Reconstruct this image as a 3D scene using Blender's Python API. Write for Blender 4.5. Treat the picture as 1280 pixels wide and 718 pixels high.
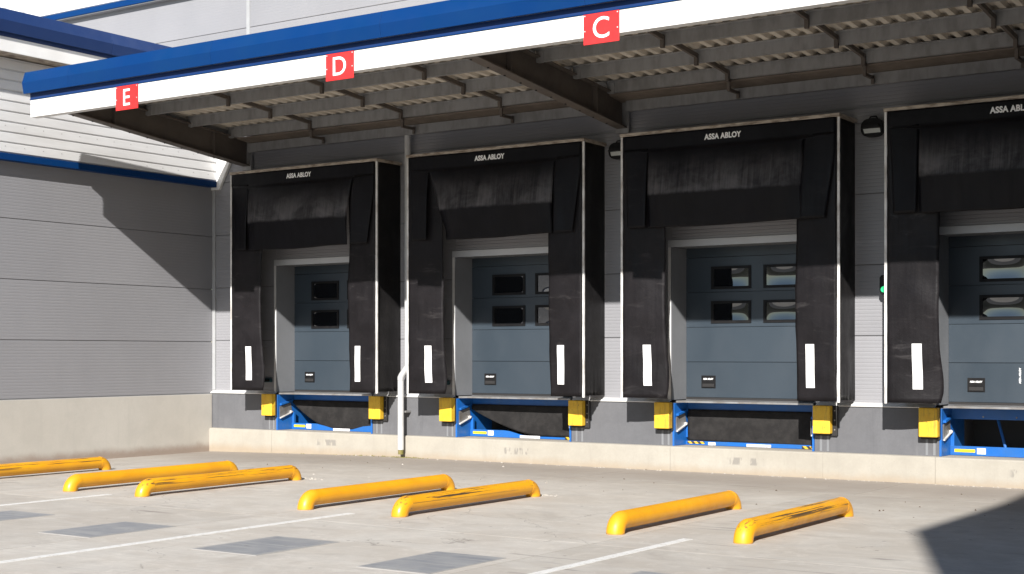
import bpy, math, random
from mathutils import Vector, noise
for o in list(bpy.data.objects): bpy.data.objects.remove(o)
S = bpy.context.scene
COL = S.collection
R = math.radians

# ------------------------------------------------------------------ camera
cam = bpy.data.objects.new('camera', bpy.data.cameras.new('camera'))
COL.objects.link(cam)
cam.location = (0, 0, 1.7)
cam.rotation_euler = (R(90), 0, R(34.1))
cam.data.sensor_width = 36.0
cam.data.lens = 36.0 * 1804 / 1280
cam.data.shift_y = (443 - 359) / 1280
cam.data.clip_end = 3000
S.camera = cam

# ------------------------------------------------------------------ sky, sun, exposure
LIGHT = Vector((-0.24, 0.60, -0.37)).normalized()      # direction the light travels
ELEV = math.asin(-LIGHT.z)
AZIM = math.atan2(-LIGHT.x, -LIGHT.y)
world = bpy.data.worlds.new('World'); S.world = world; world.use_nodes = True
wn = world.node_tree.nodes; wl = world.node_tree.links
bg = wn['Background']
sky = wn.new('ShaderNodeTexSky'); sky.sky_type = 'NISHITA'; sky.sun_disc = False
sky.sun_elevation = ELEV; sky.sun_rotation = AZIM
sky.air_density = 1.0; sky.dust_density = 0.3; sky.ozone_density = 1.0
wl.new(sky.outputs[0], bg.inputs[0]); bg.inputs[1].default_value = 0.075
sun = bpy.data.objects.new('sun', bpy.data.lights.new('sun', 'SUN'))
COL.objects.link(sun)
sun.data.energy = 5.0; sun.data.angle = R(0.53); sun.data.color = (1.0, 0.965, 0.92)
sun.rotation_euler = LIGHT.to_track_quat('-Z', 'Y').to_euler()
sun.location = (6, -15, 12)
S.view_settings.view_transform = 'Standard'
S.view_settings.look = 'None'
S.view_settings.gamma = 1.0
S.view_settings.use_curve_mapping = False
S.view_settings.exposure = 0.78
S.render.engine = 'CYCLES'
S.cycles.max_bounces = 8
S.cycles.diffuse_bounces = 5

# ------------------------------------------------------------------ helpers
def wloc(o):
    v = Vector((0, 0, 0))
    while o is not None:
        v += o.location; o = o.parent
    return v

class MB:
    """collects geometry in world coordinates"""
    def __init__(s): s.v = []; s.f = []
    def add(s, vs, fs):
        n = len(s.v); s.v += [tuple(p) for p in vs]; s.f += [tuple(i + n for i in f) for f in fs]; return s
    def box(s, x0, x1, y0, y1, z0, z1):
        return s.add([(x0,y0,z0),(x1,y0,z0),(x1,y1,z0),(x0,y1,z0),(x0,y0,z1),(x1,y0,z1),(x1,y1,z1),(x0,y1,z1)],
                     [(0,3,2,1),(4,5,6,7),(0,1,5,4),(1,2,6,5),(2,3,7,6),(3,0,4,7)])
    def prism(s, prof, a0, a1, axis='x', caps=True):
        """closed profile of (p,q) pairs, extruded along axis. x: (y,z); y: (x,z); z: (x,y)"""
        def P(a, p):
            return {'x': (a, p[0], p[1]), 'y': (p[0], a, p[1]), 'z': (p[0], p[1], a)}[axis]
        n = len(prof)
        vs = [P(a0, p) for p in prof] + [P(a1, p) for p in prof]
        fs = [(i, (i+1) % n, n + (i+1) % n, n + i) for i in range(n)]
        if caps: fs += [tuple(range(n))[::-1], tuple(range(n, 2*n))]
        return s.add(vs, fs)
    def strip(s, prof, a0, a1, axis='x'):
        def P(a, p):
            return {'x': (a, p[0], p[1]), 'y': (p[0], a, p[1]), 'z': (p[0], p[1], a)}[axis]
        n = len(prof)
        return s.add([P(a0, p) for p in prof] + [P(a1, p) for p in prof], [(i, i+1, n+i+1, n+i) for i in range(n-1)])
    def grid(s, nu, nv, fn):
        vs = [fn(i/nu, j/nv) for j in range(nv+1) for i in range(nu+1)]
        fs = [(j*(nu+1)+i, j*(nu+1)+i+1, (j+1)*(nu+1)+i+1, (j+1)*(nu+1)+i) for j in range(nv) for i in range(nu)]
        return s.add(vs, fs)
    def tube(s, path, r, n=20, caps=True):
        path = [Vector(p) for p in path]
        rs = r if isinstance(r, (list, tuple)) else [r]*len(path)
        rings = []; up = None
        for i, p in enumerate(path):
            t = (path[min(i+1, len(path)-1)] - path[max(i-1, 0)]).normalized()
            if up is None:
                up = Vector((1,0,0)) if abs(t.x) < 0.9 else Vector((0,0,1))
            a = (up - t*up.dot(t)).normalized(); up = a; b = t.cross(a)
            rings.append([p + (a*math.cos(k*2*math.pi/n) + b*math.sin(k*2*math.pi/n))*rs[i] for k in range(n)])
        vs = [q for ring in rings for q in ring]
        fs = [(i*n+k, i*n+(k+1) % n, (i+1)*n+(k+1) % n, (i+1)*n+k) for i in range(len(path)-1) for k in range(n)]
        if caps:
            q = len(vs); vs = vs + rings[0] + rings[-1]
            fs += [tuple(range(q, q+n))[::-1], tuple(range(q+n, q+2*n))]
        return s.add(vs, fs)
    def disc(s, c, axis, r, h, n=14):
        c = Vector(c); a = Vector(axis).normalized()
        return s.tube([c, c + a*h], r, n)
    def build(s, name, mat, parent=None, smooth=False, bevel=0.0, solid=0.0, kind=None, origin=None):
        me = bpy.data.meshes.new(name)
        base = wloc(parent) if parent is not None else Vector((0,0,0))
        org = Vector(origin) if origin is not None else base
        me.from_pydata([tuple(Vector(p) - org) for p in s.v], [], s.f)
        me.update()
        o = bpy.data.objects.new(name, me); COL.objects.link(o)
        o.location = org - base
        if parent is not None: o.parent = parent
        me.materials.append(mat)
        if smooth:
            for p in me.polygons: p.use_smooth = len(p.vertices) <= 4
        if solid:
            m = o.modifiers.new('thickness', 'SOLIDIFY'); m.thickness = solid; m.offset = 0
        if bevel:
            m = o.modifiers.new('bevel', 'BEVEL'); m.width = bevel; m.segments = 2; m.limit_method = 'ANGLE'; m.angle_limit = R(40)
        if kind: o['kind'] = kind
        return o

def thing(name, loc, label, cat, group=None, kind=None):
    o = bpy.data.objects.new(name, None); COL.objects.link(o); o.location = loc
    o.empty_display_size = 0.2
    if label: o['label'] = label
    if cat: o['category'] = cat
    if group: o['group'] = group
    if kind: o['kind'] = kind
    return o

def box(name, mat, parent, *d, **k): return MB().box(*d).build(name, mat, parent, **k)

def text_mesh(name, body, size, mat, parent, center, offset=0.0, width=None, vertical=False, extrude=0.002, spacing=1.0):
    """flat lettering that faces -Y"""
    cu = bpy.data.curves.new(name, 'FONT'); cu.body = body; cu.size = size
    cu.align_x = 'CENTER'; cu.align_y = 'CENTER'; cu.extrude = extrude; cu.offset = offset; cu.space_character = spacing
    cu.resolution_u = 6
    t = bpy.data.objects.new('tmp', cu); COL.objects.link(t)
    dg = bpy.context.evaluated_depsgraph_get(); dg.update()
    me = bpy.data.meshes.new_from_object(t.evaluated_get(dg))
    bpy.data.objects.remove(t); bpy.data.curves.remove(cu)
    me.name = name
    xs = [v.co.x for v in me.vertices]; ys = [v.co.y for v in me.vertices]
    mx, my = (min(xs)+max(xs))/2, (min(ys)+max(ys))/2
    sx = width/(max(xs)-min(xs)) if width else 1.0
    for v in me.vertices:
        x, y, z = (v.co.x-mx)*sx, v.co.y-my, v.co.z
        if vertical: x, y = -y, x
        v.co = (x, -z, y)
    o = bpy.data.objects.new(name, me); COL.objects.link(o)
    o.parent = parent; o.location = Vector(center) - wloc(parent)
    me.materials.clear(); me.materials.append(mat)
    return o

# ------------------------------------------------------------------ materials
class N:
    def __init__(s, name):
        s.m = bpy.data.materials.new(name); s.m.use_nodes = True
        s.t = s.m.node_tree; s.b = s.t.nodes['Principled BSDF']
    def n(s, typ, **k):
        nd = s.t.nodes.new(typ)
        for a, v in k.items(): setattr(nd, a, v)
        return nd
    def l(s, a, b): s.t.links.new(a, b)
    def coord(s, which='Object', scale=(1,1,1), rnd=True, loc=(0,0,0)):
        tc = s.n('ShaderNodeTexCoord'); mp = s.n('ShaderNodeMapping')
        if which == 'World':
            g = s.n('ShaderNodeNewGeometry'); src = g.outputs['Position']
        else: src = tc.outputs['Object']
        mp.inputs['Scale'].default_value = scale
        mp.inputs['Location'].default_value = loc
        if rnd and which != 'World':
            oi = s.n('ShaderNodeObjectInfo'); mu = s.n('ShaderNodeMath', operation='MULTIPLY'); mu.inputs[1].default_value = 37.0
            s.l(oi.outputs['Random'], mu.inputs[0])
            ad = s.n('ShaderNodeVectorMath', operation='ADD'); s.l(src, ad.inputs[0]); s.l(mu.outputs[0], ad.inputs[1]); src = ad.outputs[0]
        s.l(src, mp.inputs[0]); return mp.outputs[0]
    def noise(s, vec, scale, detail=4, rough=0.55, dist=0.0):
        nd = s.n('ShaderNodeTexNoise'); nd.inputs['Scale'].default_value = scale; nd.inputs['Detail'].default_value = detail
        nd.inputs['Roughness'].default_value = rough; nd.inputs['Distortion'].default_value = dist
        s.l(vec, nd.inputs['Vector']); return nd.outputs['Fac']
    def ramp(s, fac, lo, hi, a=0.0, b=1.0):
        mr = s.n('ShaderNodeMapRange'); mr.interpolation_type = 'SMOOTHSTEP'
        mr.inputs['From Min'].default_value = lo; mr.inputs['From Max'].default_value = hi
        mr.inputs['To Min'].default_value = a; mr.inputs['To Max'].default_value = b
        s.l(fac, mr.inputs['Value']); return mr.outputs[0]
    def math(s, op, a, b=None, clamp=False):
        nd = s.n('ShaderNodeMath', operation=op); nd.use_clamp = clamp
        for i, x in enumerate((a, b)):
            if x is None: continue
            if isinstance(x, (int, float)): nd.inputs[i].default_value = x
            else: s.l(x, nd.inputs[i])
        return nd.outputs[0]
    def mix(s, fac, a, b, blend='MIX'):
        nd = s.n('ShaderNodeMix', data_type='RGBA', blend_type=blend)
        if isinstance(fac, (int, float)): nd.inputs[0].default_value = fac
        else: s.l(fac, nd.inputs[0])
        for i, x in ((6, a), (7, b)):
            if isinstance(x, (tuple, list)): nd.inputs[i].default_value = (*x[:3], 1)
            else: s.l(x, nd.inputs[i])
        return nd.outputs[2]
    def sep(s, vec):
        nd = s.n('ShaderNodeSeparateXYZ'); s.l(vec, nd.inputs[0]); return nd.outputs
    def bump(s, h, strength=0.3, dist=0.01):
        nd = s.n('ShaderNodeBump'); nd.inputs['Strength'].default_value = strength; nd.inputs['Distance'].default_value = dist
        s.l(h, nd.inputs['Height']); s.l(nd.outputs[0], s.b.inputs['Normal'])
    def col(s, c):
        if isinstance(c, (tuple, list)): s.b.inputs['Base Color'].default_value = (*c[:3], 1)
        else: s.l(c, s.b.inputs['Base Color'])
        return s
    def rough(s, r):
        if isinstance(r, (int, float)): s.b.inputs['Roughness'].default_value = r
        else: s.l(r, s.b.inputs['Roughness'])
        return s
    def metal(s, m): s.b.inputs['Metallic'].default_value = m; return s

def weathered(name, c, c2, rough=0.5, scale=1.5, metal=0.0, amt=1.0, streak=(1,1,1), bump=0.0, bscale=60, tint=0.06, spec=0.5):
    """paint or metal with uneven tone, faint grime and per-piece tint"""
    n = N(name); v = n.coord('Object', streak)
    f = n.ramp(n.noise(v, scale, 6, 0.6), 0.35, 0.72, 0, amt)
    oi = n.n('ShaderNodeObjectInfo'); k = n.ramp(oi.outputs['Random'], 0, 1, 1 - tint, 1 + tint)
    cc = n.mix(f, c, c2)
    vm = n.n('ShaderNodeVectorMath', operation='SCALE'); n.l(cc, vm.inputs[0]); n.l(k, vm.inputs['Scale'])
    n.col(vm.outputs[0]); n.metal(metal); n.b.inputs['Specular IOR Level'].default_value = spec
    n.rough(n.ramp(n.noise(v, scale*3, 3), 0.3, 0.7, rough*0.85, min(1, rough*1.2)))
    if bump: n.bump(n.noise(n.coord('Object', (1,1,1)), bscale, 3), bump, 0.004)
    return n.m

def concrete(name, c, dark, warm, rough=0.85, stainlo=0.55, broom=True, streak_axis='x'):
    n = N(name); w = n.coord('World')
    big = n.ramp(n.noise(w, 0.35, 5, 0.6, 0.4), 0.3, 0.7)
    med = n.ramp(n.noise(w, 2.3, 6, 0.65, 0.2), 0.3, 0.75)
    fine = n.noise(w, 38, 4, 0.7)
    a = n.mix(n.math('MULTIPLY', big, 0.75), c, warm)
    a = n.mix(n.math('MULTIPLY', med, 0.38), a, dark)
    a = n.mix(n.ramp(fine, 0.3, 0.7, 0.0, 0.16), a, dark)
    return n, a, w, fine

def yard_material():
    n, a, w, fine = concrete('yard_concrete', (0.505,0.472,0.420), (0.31,0.29,0.264), (0.455,0.415,0.36))
    br = n.noise(n.coord('World', (1.2, 26, 1)), 1.0, 5, 0.65, 0.3)        # broom finish along the wall
    a = n.mix(n.ramp(br, 0.42, 0.72, 0, 0.34), a, (0.33,0.31,0.285))
    br2 = n.noise(n.coord('World', (0.5, 70, 1), loc=(3,9,0)), 1.0, 3, 0.6, 0.2)
    a = n.mix(n.ramp(br2, 0.45, 0.72, 0, 0.25), a, (0.57,0.54,0.49))
    mo = n.noise(n.coord('World', (1, 1.6, 1), loc=(9,3,1)), 0.9, 7, 0.72, 0.9)
    a = n.mix(n.ramp(mo, 0.40, 0.62, 0.0, 0.42), a, (0.36,0.315,0.262))
    mo2 = n.noise(n.coord('World', (1, 1, 1), loc=(1,13,1)), 4.5, 6, 0.75, 0.6)
    a = n.mix(n.ramp(mo2, 0.50, 0.70, 0.0, 0.35), a, (0.60,0.565,0.51))
    # tyre scuffs: short dark dashes running along the wall
    sc = n.noise(n.coord('World', (0.55, 7.0, 1), loc=(11,4,0)), 1.0, 3, 0.5, 0.5)
    gate = n.ramp(n.noise(n.coord('World', loc=(5,1,2)), 0.8, 2), 0.52, 0.62)
    a = n.mix(n.math('MULTIPLY', n.ramp(sc, 0.61, 0.70, 0, 0.6), gate), a, (0.14,0.12,0.11))
    # worn dirty strip beside the dock wall
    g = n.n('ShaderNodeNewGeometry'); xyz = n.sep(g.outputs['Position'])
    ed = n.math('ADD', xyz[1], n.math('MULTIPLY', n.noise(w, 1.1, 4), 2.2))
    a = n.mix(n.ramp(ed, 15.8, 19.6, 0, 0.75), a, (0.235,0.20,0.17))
    # oil drips and spots
    sp = n.n('ShaderNodeTexVoronoi'); sp.inputs['Scale'].default_value = 2.6; n.l(w, sp.inputs['Vector'])
    a = n.mix(n.ramp(sp.outputs['Distance'], 0.03, 0.07, 0.6, 0.0), a, (0.10,0.09,0.085))
    pl = n.ramp(n.noise(n.coord('World', loc=(7,2,0)), 0.9, 5, 0.7, 0.8), 0.55, 0.72, 0, 0.5)
    a = n.mix(pl, a, (0.30,0.27,0.235))
    # hairline cracks and pits
    vo = n.n('ShaderNodeTexVoronoi'); vo.feature = 'DISTANCE_TO_EDGE'; vo.inputs['Scale'].default_value = 0.33
    wv = n.n('ShaderNodeVectorMath', operation='ADD'); nn = n.n('ShaderNodeTexNoise'); nn.inputs['Scale'].default_value = 1.6; nn.inputs['Detail'].default_value = 6
    n.l(w, nn.inputs['Vector']); n.l(w, wv.inputs[0]); n.l(nn.outputs['Color'], wv.inputs[1]); n.l(wv.outputs[0], vo.inputs['Vector'])
    ck = n.math('MULTIPLY', n.ramp(vo.outputs['Distance'], 0.001, 0.0035, 0.5, 0), n.ramp(n.noise(n.coord('World', loc=(1,8,3)), 0.5, 2), 0.5, 0.6))
    a = n.mix(ck, a, (0.14,0.125,0.11))
    gr = n.noise(n.coord('World', (1,1,1), loc=(2,2,2)), 90, 3, 0.8)
    a = n.mix(n.ramp(gr, 0.58, 0.75, 0, 0.45), a, (0.22,0.205,0.19))
    oi = n.n('ShaderNodeObjectInfo'); vm = n.n('ShaderNodeVectorMath', operation='SCALE')
    n.l(a, vm.inputs[0]); n.l(n.ramp(oi.outputs['Random'], 0, 1, 0.95, 1.04), vm.inputs['Scale'])
    n.col(vm.outputs[0]); n.rough(0.82)
    n.bump(n.math('ADD', fine, n.math('MULTIPLY', br, 0.6)), 0.22, 0.006)
    return n.m

def wall_concrete(name, c, dark, warm, drips=0.35, base_dirt=(0.30,0.22,0.14), dirt_amt=0.5, axis=0):
    n, a, w, fine = concrete(name, c, dark, warm)
    sc = (7.0, 0.6, 0.7) if axis == 0 else (0.6, 7.0, 0.7)
    st = n.noise(n.coord('World', sc), 1.0, 5, 0.7, 0.2)
    a = n.mix(n.ramp(st, 0.5, 0.8, 0, drips), a, dark)
    g = n.n('ShaderNodeNewGeometry'); z = n.sep(g.outputs['Position'])[2]
    zz = n.math('SUBTRACT', z, n.math('MULTIPLY', n.noise(w, 3.0, 5, 0.7), 0.16))
    a = n.mix(n.ramp(zz, -0.10, 0.06, dirt_amt, 0.0), a, base_dirt)
    pores = n.n('ShaderNodeTexVoronoi'); pores.inputs['Scale'].default_value = 14; n.l(w, pores.inputs['Vector'])
    a = n.mix(n.ramp(pores.outputs['Distance'], 0.03, 0.10, 0.5, 0.0), a, dark)
    n.col(a); n.rough(0.85); n.bump(fine, 0.2, 0.005)
    return n, a

M = {}
M['yard'] = yard_material()
M['asphalt'] = weathered('dark_asphalt', (0.05,0.048,0.046), (0.075,0.07,0.064), 0.85, 0.3)
M['joint'] = N('joint_sealant').col((0.05,0.046,0.042)).rough(0.9).m
n, a = wall_concrete('plinth_concrete', (0.40,0.375,0.325), (0.25,0.23,0.195), (0.36,0.33,0.275), drips=0.35, dirt_amt=0.55)
# faded grey smudges of old lettering, one patch under every leveller
g = n.n('ShaderNodeNewGeometry'); P_ = n.sep(g.outputs['Position'])
rep = n.math('PINGPONG', n.math('ADD', P_[0], 16.55), 1.964)
win = n.math('MULTIPLY', n.ramp(rep, 0.22, 0.30, 1, 0), n.math('MULTIPLY', n.ramp(P_[2], 0.12, 0.15), n.ramp(P_[2], 0.22, 0.25, 1, 0)))
blk = n.ramp(n.noise(n.coord('World', (8.5, 1, 2.5)), 1.0, 3, 0.7), 0.50, 0.58)
n.col(n.mix(n.math('MULTIPLY', n.math('MULTIPLY', win, blk), 0.6), a, (0.16,0.15,0.14)))
M['plinth'] = n.m
n, a = wall_concrete('grey_dock_concrete', (0.118,0.120,0.128), (0.072,0.072,0.078), (0.14,0.14,0.147), drips=0.5, dirt_amt=0.0)
wht = n.noise(n.coord('World', (9, 1, 0.8), loc=(2,0,4)), 1.0, 5, 0.7)
n.col(n.mix(n.ramp(wht, 0.62, 0.8, 0, 0.3), a, (0.30,0.30,0.30)))
M['dockwall'] = n.m
M['wingwall'] = wall_concrete('pale_wing_concrete', (0.50,0.475,0.43), (0.37,0.35,0.315), (0.455,0.425,0.375), drips=0.3, dirt_amt=0.7, base_dirt=(0.22,0.15,0.11), axis=1)[0].m
M['panel'] = weathered('grey_cladding', (0.25,0.249,0.262), (0.232,0.231,0.243), 0.46, 0.9, 0.0, 0.8, (1,1,0.4), tint=0.025)
M['core'] = N('wall_core').col((0.06,0.06,0.062)).rough(0.9).m
M['white'] = weathered('white_coated_steel', (0.74,0.735,0.72), (0.62,0.61,0.58), 0.4, 1.3, 0, 0.7, (1,1,1), tint=0.02)
M['ribwhite'] = weathered('white_ribbed_steel', (0.69,0.69,0.69), (0.60,0.595,0.59), 0.45, 1.5, 0, 0.8, (0.6,0.6,4), tint=0.02)
M['trimgrey'] = weathered('pale_grey_trim', (0.36,0.365,0.37), (0.30,0.30,0.30), 0.42, 2.2, 0, 0.8, tint=0.03)
M['headtrim'] = weathered('pale_head_trim', (0.50,0.51,0.53), (0.43,0.435,0.45), 0.42, 2.2, 0, 0.8, tint=0.03)
M['jamb'] = weathered('grey_jamb_steel', (0.20,0.205,0.215), (0.165,0.17,0.178), 0.42, 1.6, 0, 0.8, tint=0.02)
M['blue'] = weathered('blue_coated_steel', (0.002,0.031,0.128), (0.003,0.035,0.126), 0.5, 1.2, 0, 0.9, tint=0.03, spec=0.12)
M['darkblue'] = weathered('navy_trim', (0.008,0.03,0.115), (0.012,0.036,0.125), 0.5, 1.2, 0, 0.8, tint=0.03, spec=0.25)
M['beam'] = weathered('dark_primer_steel', (0.092,0.077,0.066), (0.12,0.10,0.084), 0.6, 1.8, 0, 0.9, bump=0.1)
M['purlin'] = weathered('galvanised_purlin', (0.27,0.27,0.272), (0.19,0.187,0.185), 0.5, 2.6, 0.1, 0.9, (3,1,1))
M['deck'] = weathered('galvanised_deck', (0.68,0.62,0.53), (0.50,0.45,0.38), 0.5, 2.0, 0.1, 0.9, (3,1,1))
M['gutter'] = weathered('brown_gutter_steel', (0.19,0.155,0.125), (0.13,0.105,0.085), 0.6, 2.0, 0.1, 0.9)
M['lid'] = weathered('weathered_shelter_lid', (0.46,0.40,0.33), (0.16,0.12,0.09), 0.6, 5.0, 0, 1.0, (1.4,1,6), tint=0.06)
M['edge'] = weathered('scuffed_white_profile', (0.70,0.695,0.68), (0.34,0.31,0.28), 0.45, 4.0, 0, 0.9, (1,1,0.8))
M['reflect'] = weathered('white_marker_tape', (0.80,0.80,0.79), (0.66,0.65,0.63), 0.5, 5.0, 0, 0.8)
M['text'] = N('white_print').col((0.88,0.88,0.87)).rough(0.6).m
M['sign'] = weathered('red_sign_board', (0.62,0.022,0.022), (0.56,0.03,0.028), 0.45, 2.0, 0, 0.8)
M['screw'] = N('pale_screw').col((0.75,0.6,0.58)).rough(0.4).m
M['pipe'] = weathered('grey_plastic_pipe', (0.50,0.50,0.50), (0.40,0.395,0.38), 0.4, 2.4, 0, 0.8)
M['blacksteel'] = weathered('black_metal', (0.008,0.008,0.009), (0.014,0.013,0.013), 0.55, 3.0, spec=0.2)
M['blackgap'] = N('black_recess').col((0.01,0.01,0.011)).rough(0.8).m
M['lens'] = N('lamp_lens').col((0.55,0.55,0.52)).rough(0.25).m
M['door'] = weathered('slate_blue_door', (0.037,0.050,0.064), (0.031,0.043,0.056), 0.4, 0.8, 0, 0.9, (1,1,0.5), bump=0.05, bscale=90, tint=0.02)
M['bluesteel'] = weathered('leveller_blue', (0.008,0.115,0.42), (0.02,0.11,0.33), 0.4, 3.0, 0, 0.9)
M['steel'] = weathered('worn_bare_steel', (0.34,0.34,0.34), (0.20,0.17,0.14), 0.42, 4.0, 0.5, 0.9)
M['tan'] = weathered('dusty_pump_box', (0.30,0.27,0.23), (0.2,0.18,0.16), 0.6, 4.0)
M['stickery'] = N('yellow_sticker').col((0.72,0.58,0.02)).rough(0.5).m
M['stickerw'] = weathered('white_sticker', (0.68,0.68,0.70), (0.5,0.48,0.5), 0.5, 30.0)
M['teal'] = N('teal_lamp_body').col((0.012,0.05,0.06)).rough(0.35).m
M['rubberpad'] = N('black_rubber_backing').col((0.018,0.017,0.017)).rough(0.75).m
M['debris'] = weathered('pale_crumbs', (0.45,0.42,0.37), (0.25,0.22,0.18), 0.9, 30)
M['moss'] = weathered('yellow_green_moss', (0.13,0.13,0.03), (0.20,0.16,0.06), 0.95, 12)

def plate_material():
    n = N('smooth_grey_plate'); v = n.coord('World')
    a = n.mix(n.ramp(n.noise(v, 3.0, 5, 0.6, 0.5), 0.3, 0.7), (0.205,0.212,0.225), (0.27,0.272,0.275))
    a = n.mix(n.ramp(n.noise(n.coord('World', (1.5, 14, 1)), 1.0, 4), 0.45, 0.72, 0, 0.7), a, (0.34,0.335,0.325))
    a = n.mix(n.ramp(n.noise(n.coord('World', loc=(4,4,0)), 5.0, 4, 0.6), 0.63, 0.70, 0, 0.7), a, (0.15,0.135,0.115))
    tc = n.n('ShaderNodeTexCoord'); p = n.sep(tc.outputs['Object'])
    ex = n.math('SUBTRACT', 0.375, n.math('ABSOLUTE', p[0])); ey = n.math('SUBTRACT', 0.53, n.math('ABSOLUTE', p[1]))
    e = n.math('SUBTRACT', n.math('MINIMUM', ex, ey), n.math('MULTIPLY', n.noise(v, 9.0, 5, 0.7), 0.10))
    a = n.mix(n.ramp(e, -0.06, 0.015, 0.7, 0.0), a, (0.37,0.352,0.325))
    n.col(a).rough(0.55); n.bump(n.noise(v, 50, 3), 0.12, 0.004); return n.m
M['plate'] = plate_material()

def paint_material():
    n = N('worn_line_paint'); v = n.coord('World')
    a = n.mix(n.ramp(n.noise(v, 16, 6, 0.75), 0.48, 0.66, 0, 0.75), (0.66,0.65,0.62), (0.43,0.40,0.36))
    a = n.mix(n.ramp(n.noise(v, 3, 3), 0.5, 0.7, 0, 0.3), a, (0.5,0.48,0.44))
    n.col(a).rough(0.7); return n.m
M['line'] = paint_material()

def rubber(name, base=(0.0034,0.0032,0.0046), dust=(0.12,0.115,0.12), head=False):  # default base is tinted blue to paint in sky sheen
    """black shelter fabric; object space is centred on the bay, z measured from the dock floor"""
    n = N(name); v = n.coord('Object', (1,1,1), rnd=True)
    a = n.mix(n.ramp(n.noise(v, 2.0, 5, 0.6), 0.35, 0.7), base, tuple(c*1.6 for c in base))
    tc = n.n('ShaderNodeTexCoord'); p = n.sep(tc.outputs['Object'])
    st = n.noise(n.coord('Object', (17, 1, 0.8)), 1.0, 6, 0.75, 0.3)
    st2 = n.noise(n.coord('Object', (40, 1, 2.5)), 1.0, 3, 0.6)
    bl = n.noise(n.coord('Object', (2.2, 1, 3.0), loc=(3,3,3)), 1.0, 5, 0.65, 0.4)
    if head:
        edge = n.math('ADD', p[2], n.math('MULTIPLY', n.math('SUBTRACT', n.noise(v, 9, 3), 0.5), 0.05))
        band = n.math('MULTIPLY', n.ramp(edge, 2.87, 2.93), n.ramp(edge, 2.92, 3.5, 1, 0))
        m = n.math('MULTIPLY', band, n.ramp(n.math('ADD', n.math('MULTIPLY', st, 0.55), n.math('ADD', n.math('MULTIPLY', bl, 0.7), n.math('MULTIPLY', st2, 0.15))), 0.48, 0.92, 0.12, 1.0))
        a = n.mix(m, a, dust)
        a = n.mix(n.ramp(st, 0.62, 0.85, 0, 0.22), a, dust)
    else:
        sm = n.noise(n.coord('Object', (2.2, 1, 9)), 1.0, 5, 0.7, 0.6)
        m = n.math('MULTIPLY', n.ramp(sm, 0.54, 0.76, 0, 0.5), n.ramp(n.noise(v, 1.3, 2), 0.40, 0.60))
        a = n.mix(m, a, dust)
    n.col(a); n.rough(n.ramp(st, 0.3, 0.7, 0.34, 0.58)); n.b.inputs['Specular IOR Level'].default_value = 0.16
    n.bump(n.math('ADD', n.noise(v, 3.0, 4, 0.55, 0.4), n.math('MULTIPLY', n.noise(v, 120, 2), 0.05)), 0.4, 0.03)
    return n.m
M['head'] = rubber('dusty_black_head_curtain', head=True)
M['curtain'] = rubber('scuffed_black_side_curtain', base=(0.008,0.007,0.0078), dust=(0.065,0.06,0.06))
M['flap'] = rubber('black_flap', base=(0.004,0.0038,0.0052), dust=(0.03,0.029,0.031))  # bluish base paints in the same sky sheen
M['cover'] = rubber('black_side_cover', base=(0.012,0.0112,0.0115), dust=(0.03,0.028,0.027))

def lip_rubber():
    n = N('dusty_black_apron'); v = n.coord('Object', (1,1,1))
    a = n.mix(n.ramp(n.noise(v, 5, 6, 0.7), 0.35, 0.7), (0.013,0.012,0.0118), (0.026,0.024,0.023))
    a = n.mix(n.ramp(n.noise(v, 45, 4, 0.8), 0.66, 0.72, 0, 0.8), a, (0.12,0.11,0.10))
    n.b.inputs['Specular IOR Level'].default_value = 0.25
    n.col(a).rough(0.8); n.bump(n.noise(v, 30, 3), 0.2, 0.005); return n.m
M['apron'] = lip_rubber()

def yellow(name, worn):
    n = N(name); v = n.coord('Object')
    a = n.mix(n.ramp(n.noise(v, 2.5, 5), 0.3, 0.75), (0.72,0.345,0.010), (0.64,0.285,0.012))
    tc = n.n('ShaderNodeTexCoord'); p = n.sep(tc.outputs['Object'])
    if worn:
        s1 = n.noise(n.coord('Object', (42, 0.7, 42)), 1.0, 5, 0.7, 0.25)
        up = n.ramp(p[2], 0.09, 0.16)
        a = n.mix(n.math('MULTIPLY', n.ramp(s1, 0.555, 0.60, 0, 0.95), up), a, (0.045,0.035,0.028))
        a = n.mix(n.ramp(n.noise(v, 17, 5, 0.75), 0.66, 0.71, 0, 0.8), a, (0.10,0.07,0.04))
    low = n.math('ADD', p[2], n.math('MULTIPLY', n.noise(v, 12, 3), 0.03))
    a = n.mix(n.ramp(low, 0.012, 0.035, 0.7, 0), a, (0.16,0.12,0.08))
    a = n.mix(n.ramp(n.noise(v, 7, 5, 0.7), 0.62, 0.78, 0, 0.35), a, (0.30,0.15,0.03))
    n.col(a); n.rough(n.ramp(n.noise(v, 9, 3), 0.3, 0.7, 0.3, 0.48)); n.bump(n.noise(v, 30, 3), 0.06, 0.004)
    return n.m
M['yellow'] = yellow('yellow_paint', False)
M['yellowworn'] = yellow('scuffed_yellow_paint', True)
def bumper_mat():
    n = N('yellow_bumper'); v = n.coord('Object')
    a = n.mix(n.ramp(n.noise(v, 6, 5, 0.7), 0.35, 0.7), (0.74,0.47,0.03), (0.66,0.38,0.02))
    a = n.mix(n.ramp(n.noise(n.coord('Object', (30,1,4)), 1.0, 5, 0.7), 0.50, 0.72, 0, 0.7), a, (0.34,0.19,0.04))
    a = n.mix(n.ramp(n.noise(v, 18, 5, 0.8), 0.60, 0.68, 0, 0.75), a, (0.06,0.04,0.03))
    n.col(a).rough(0.55); n.bump(n.noise(v, 22, 4), 0.2, 0.006); return n.m
M['bumper'] = bumper_mat()
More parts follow.
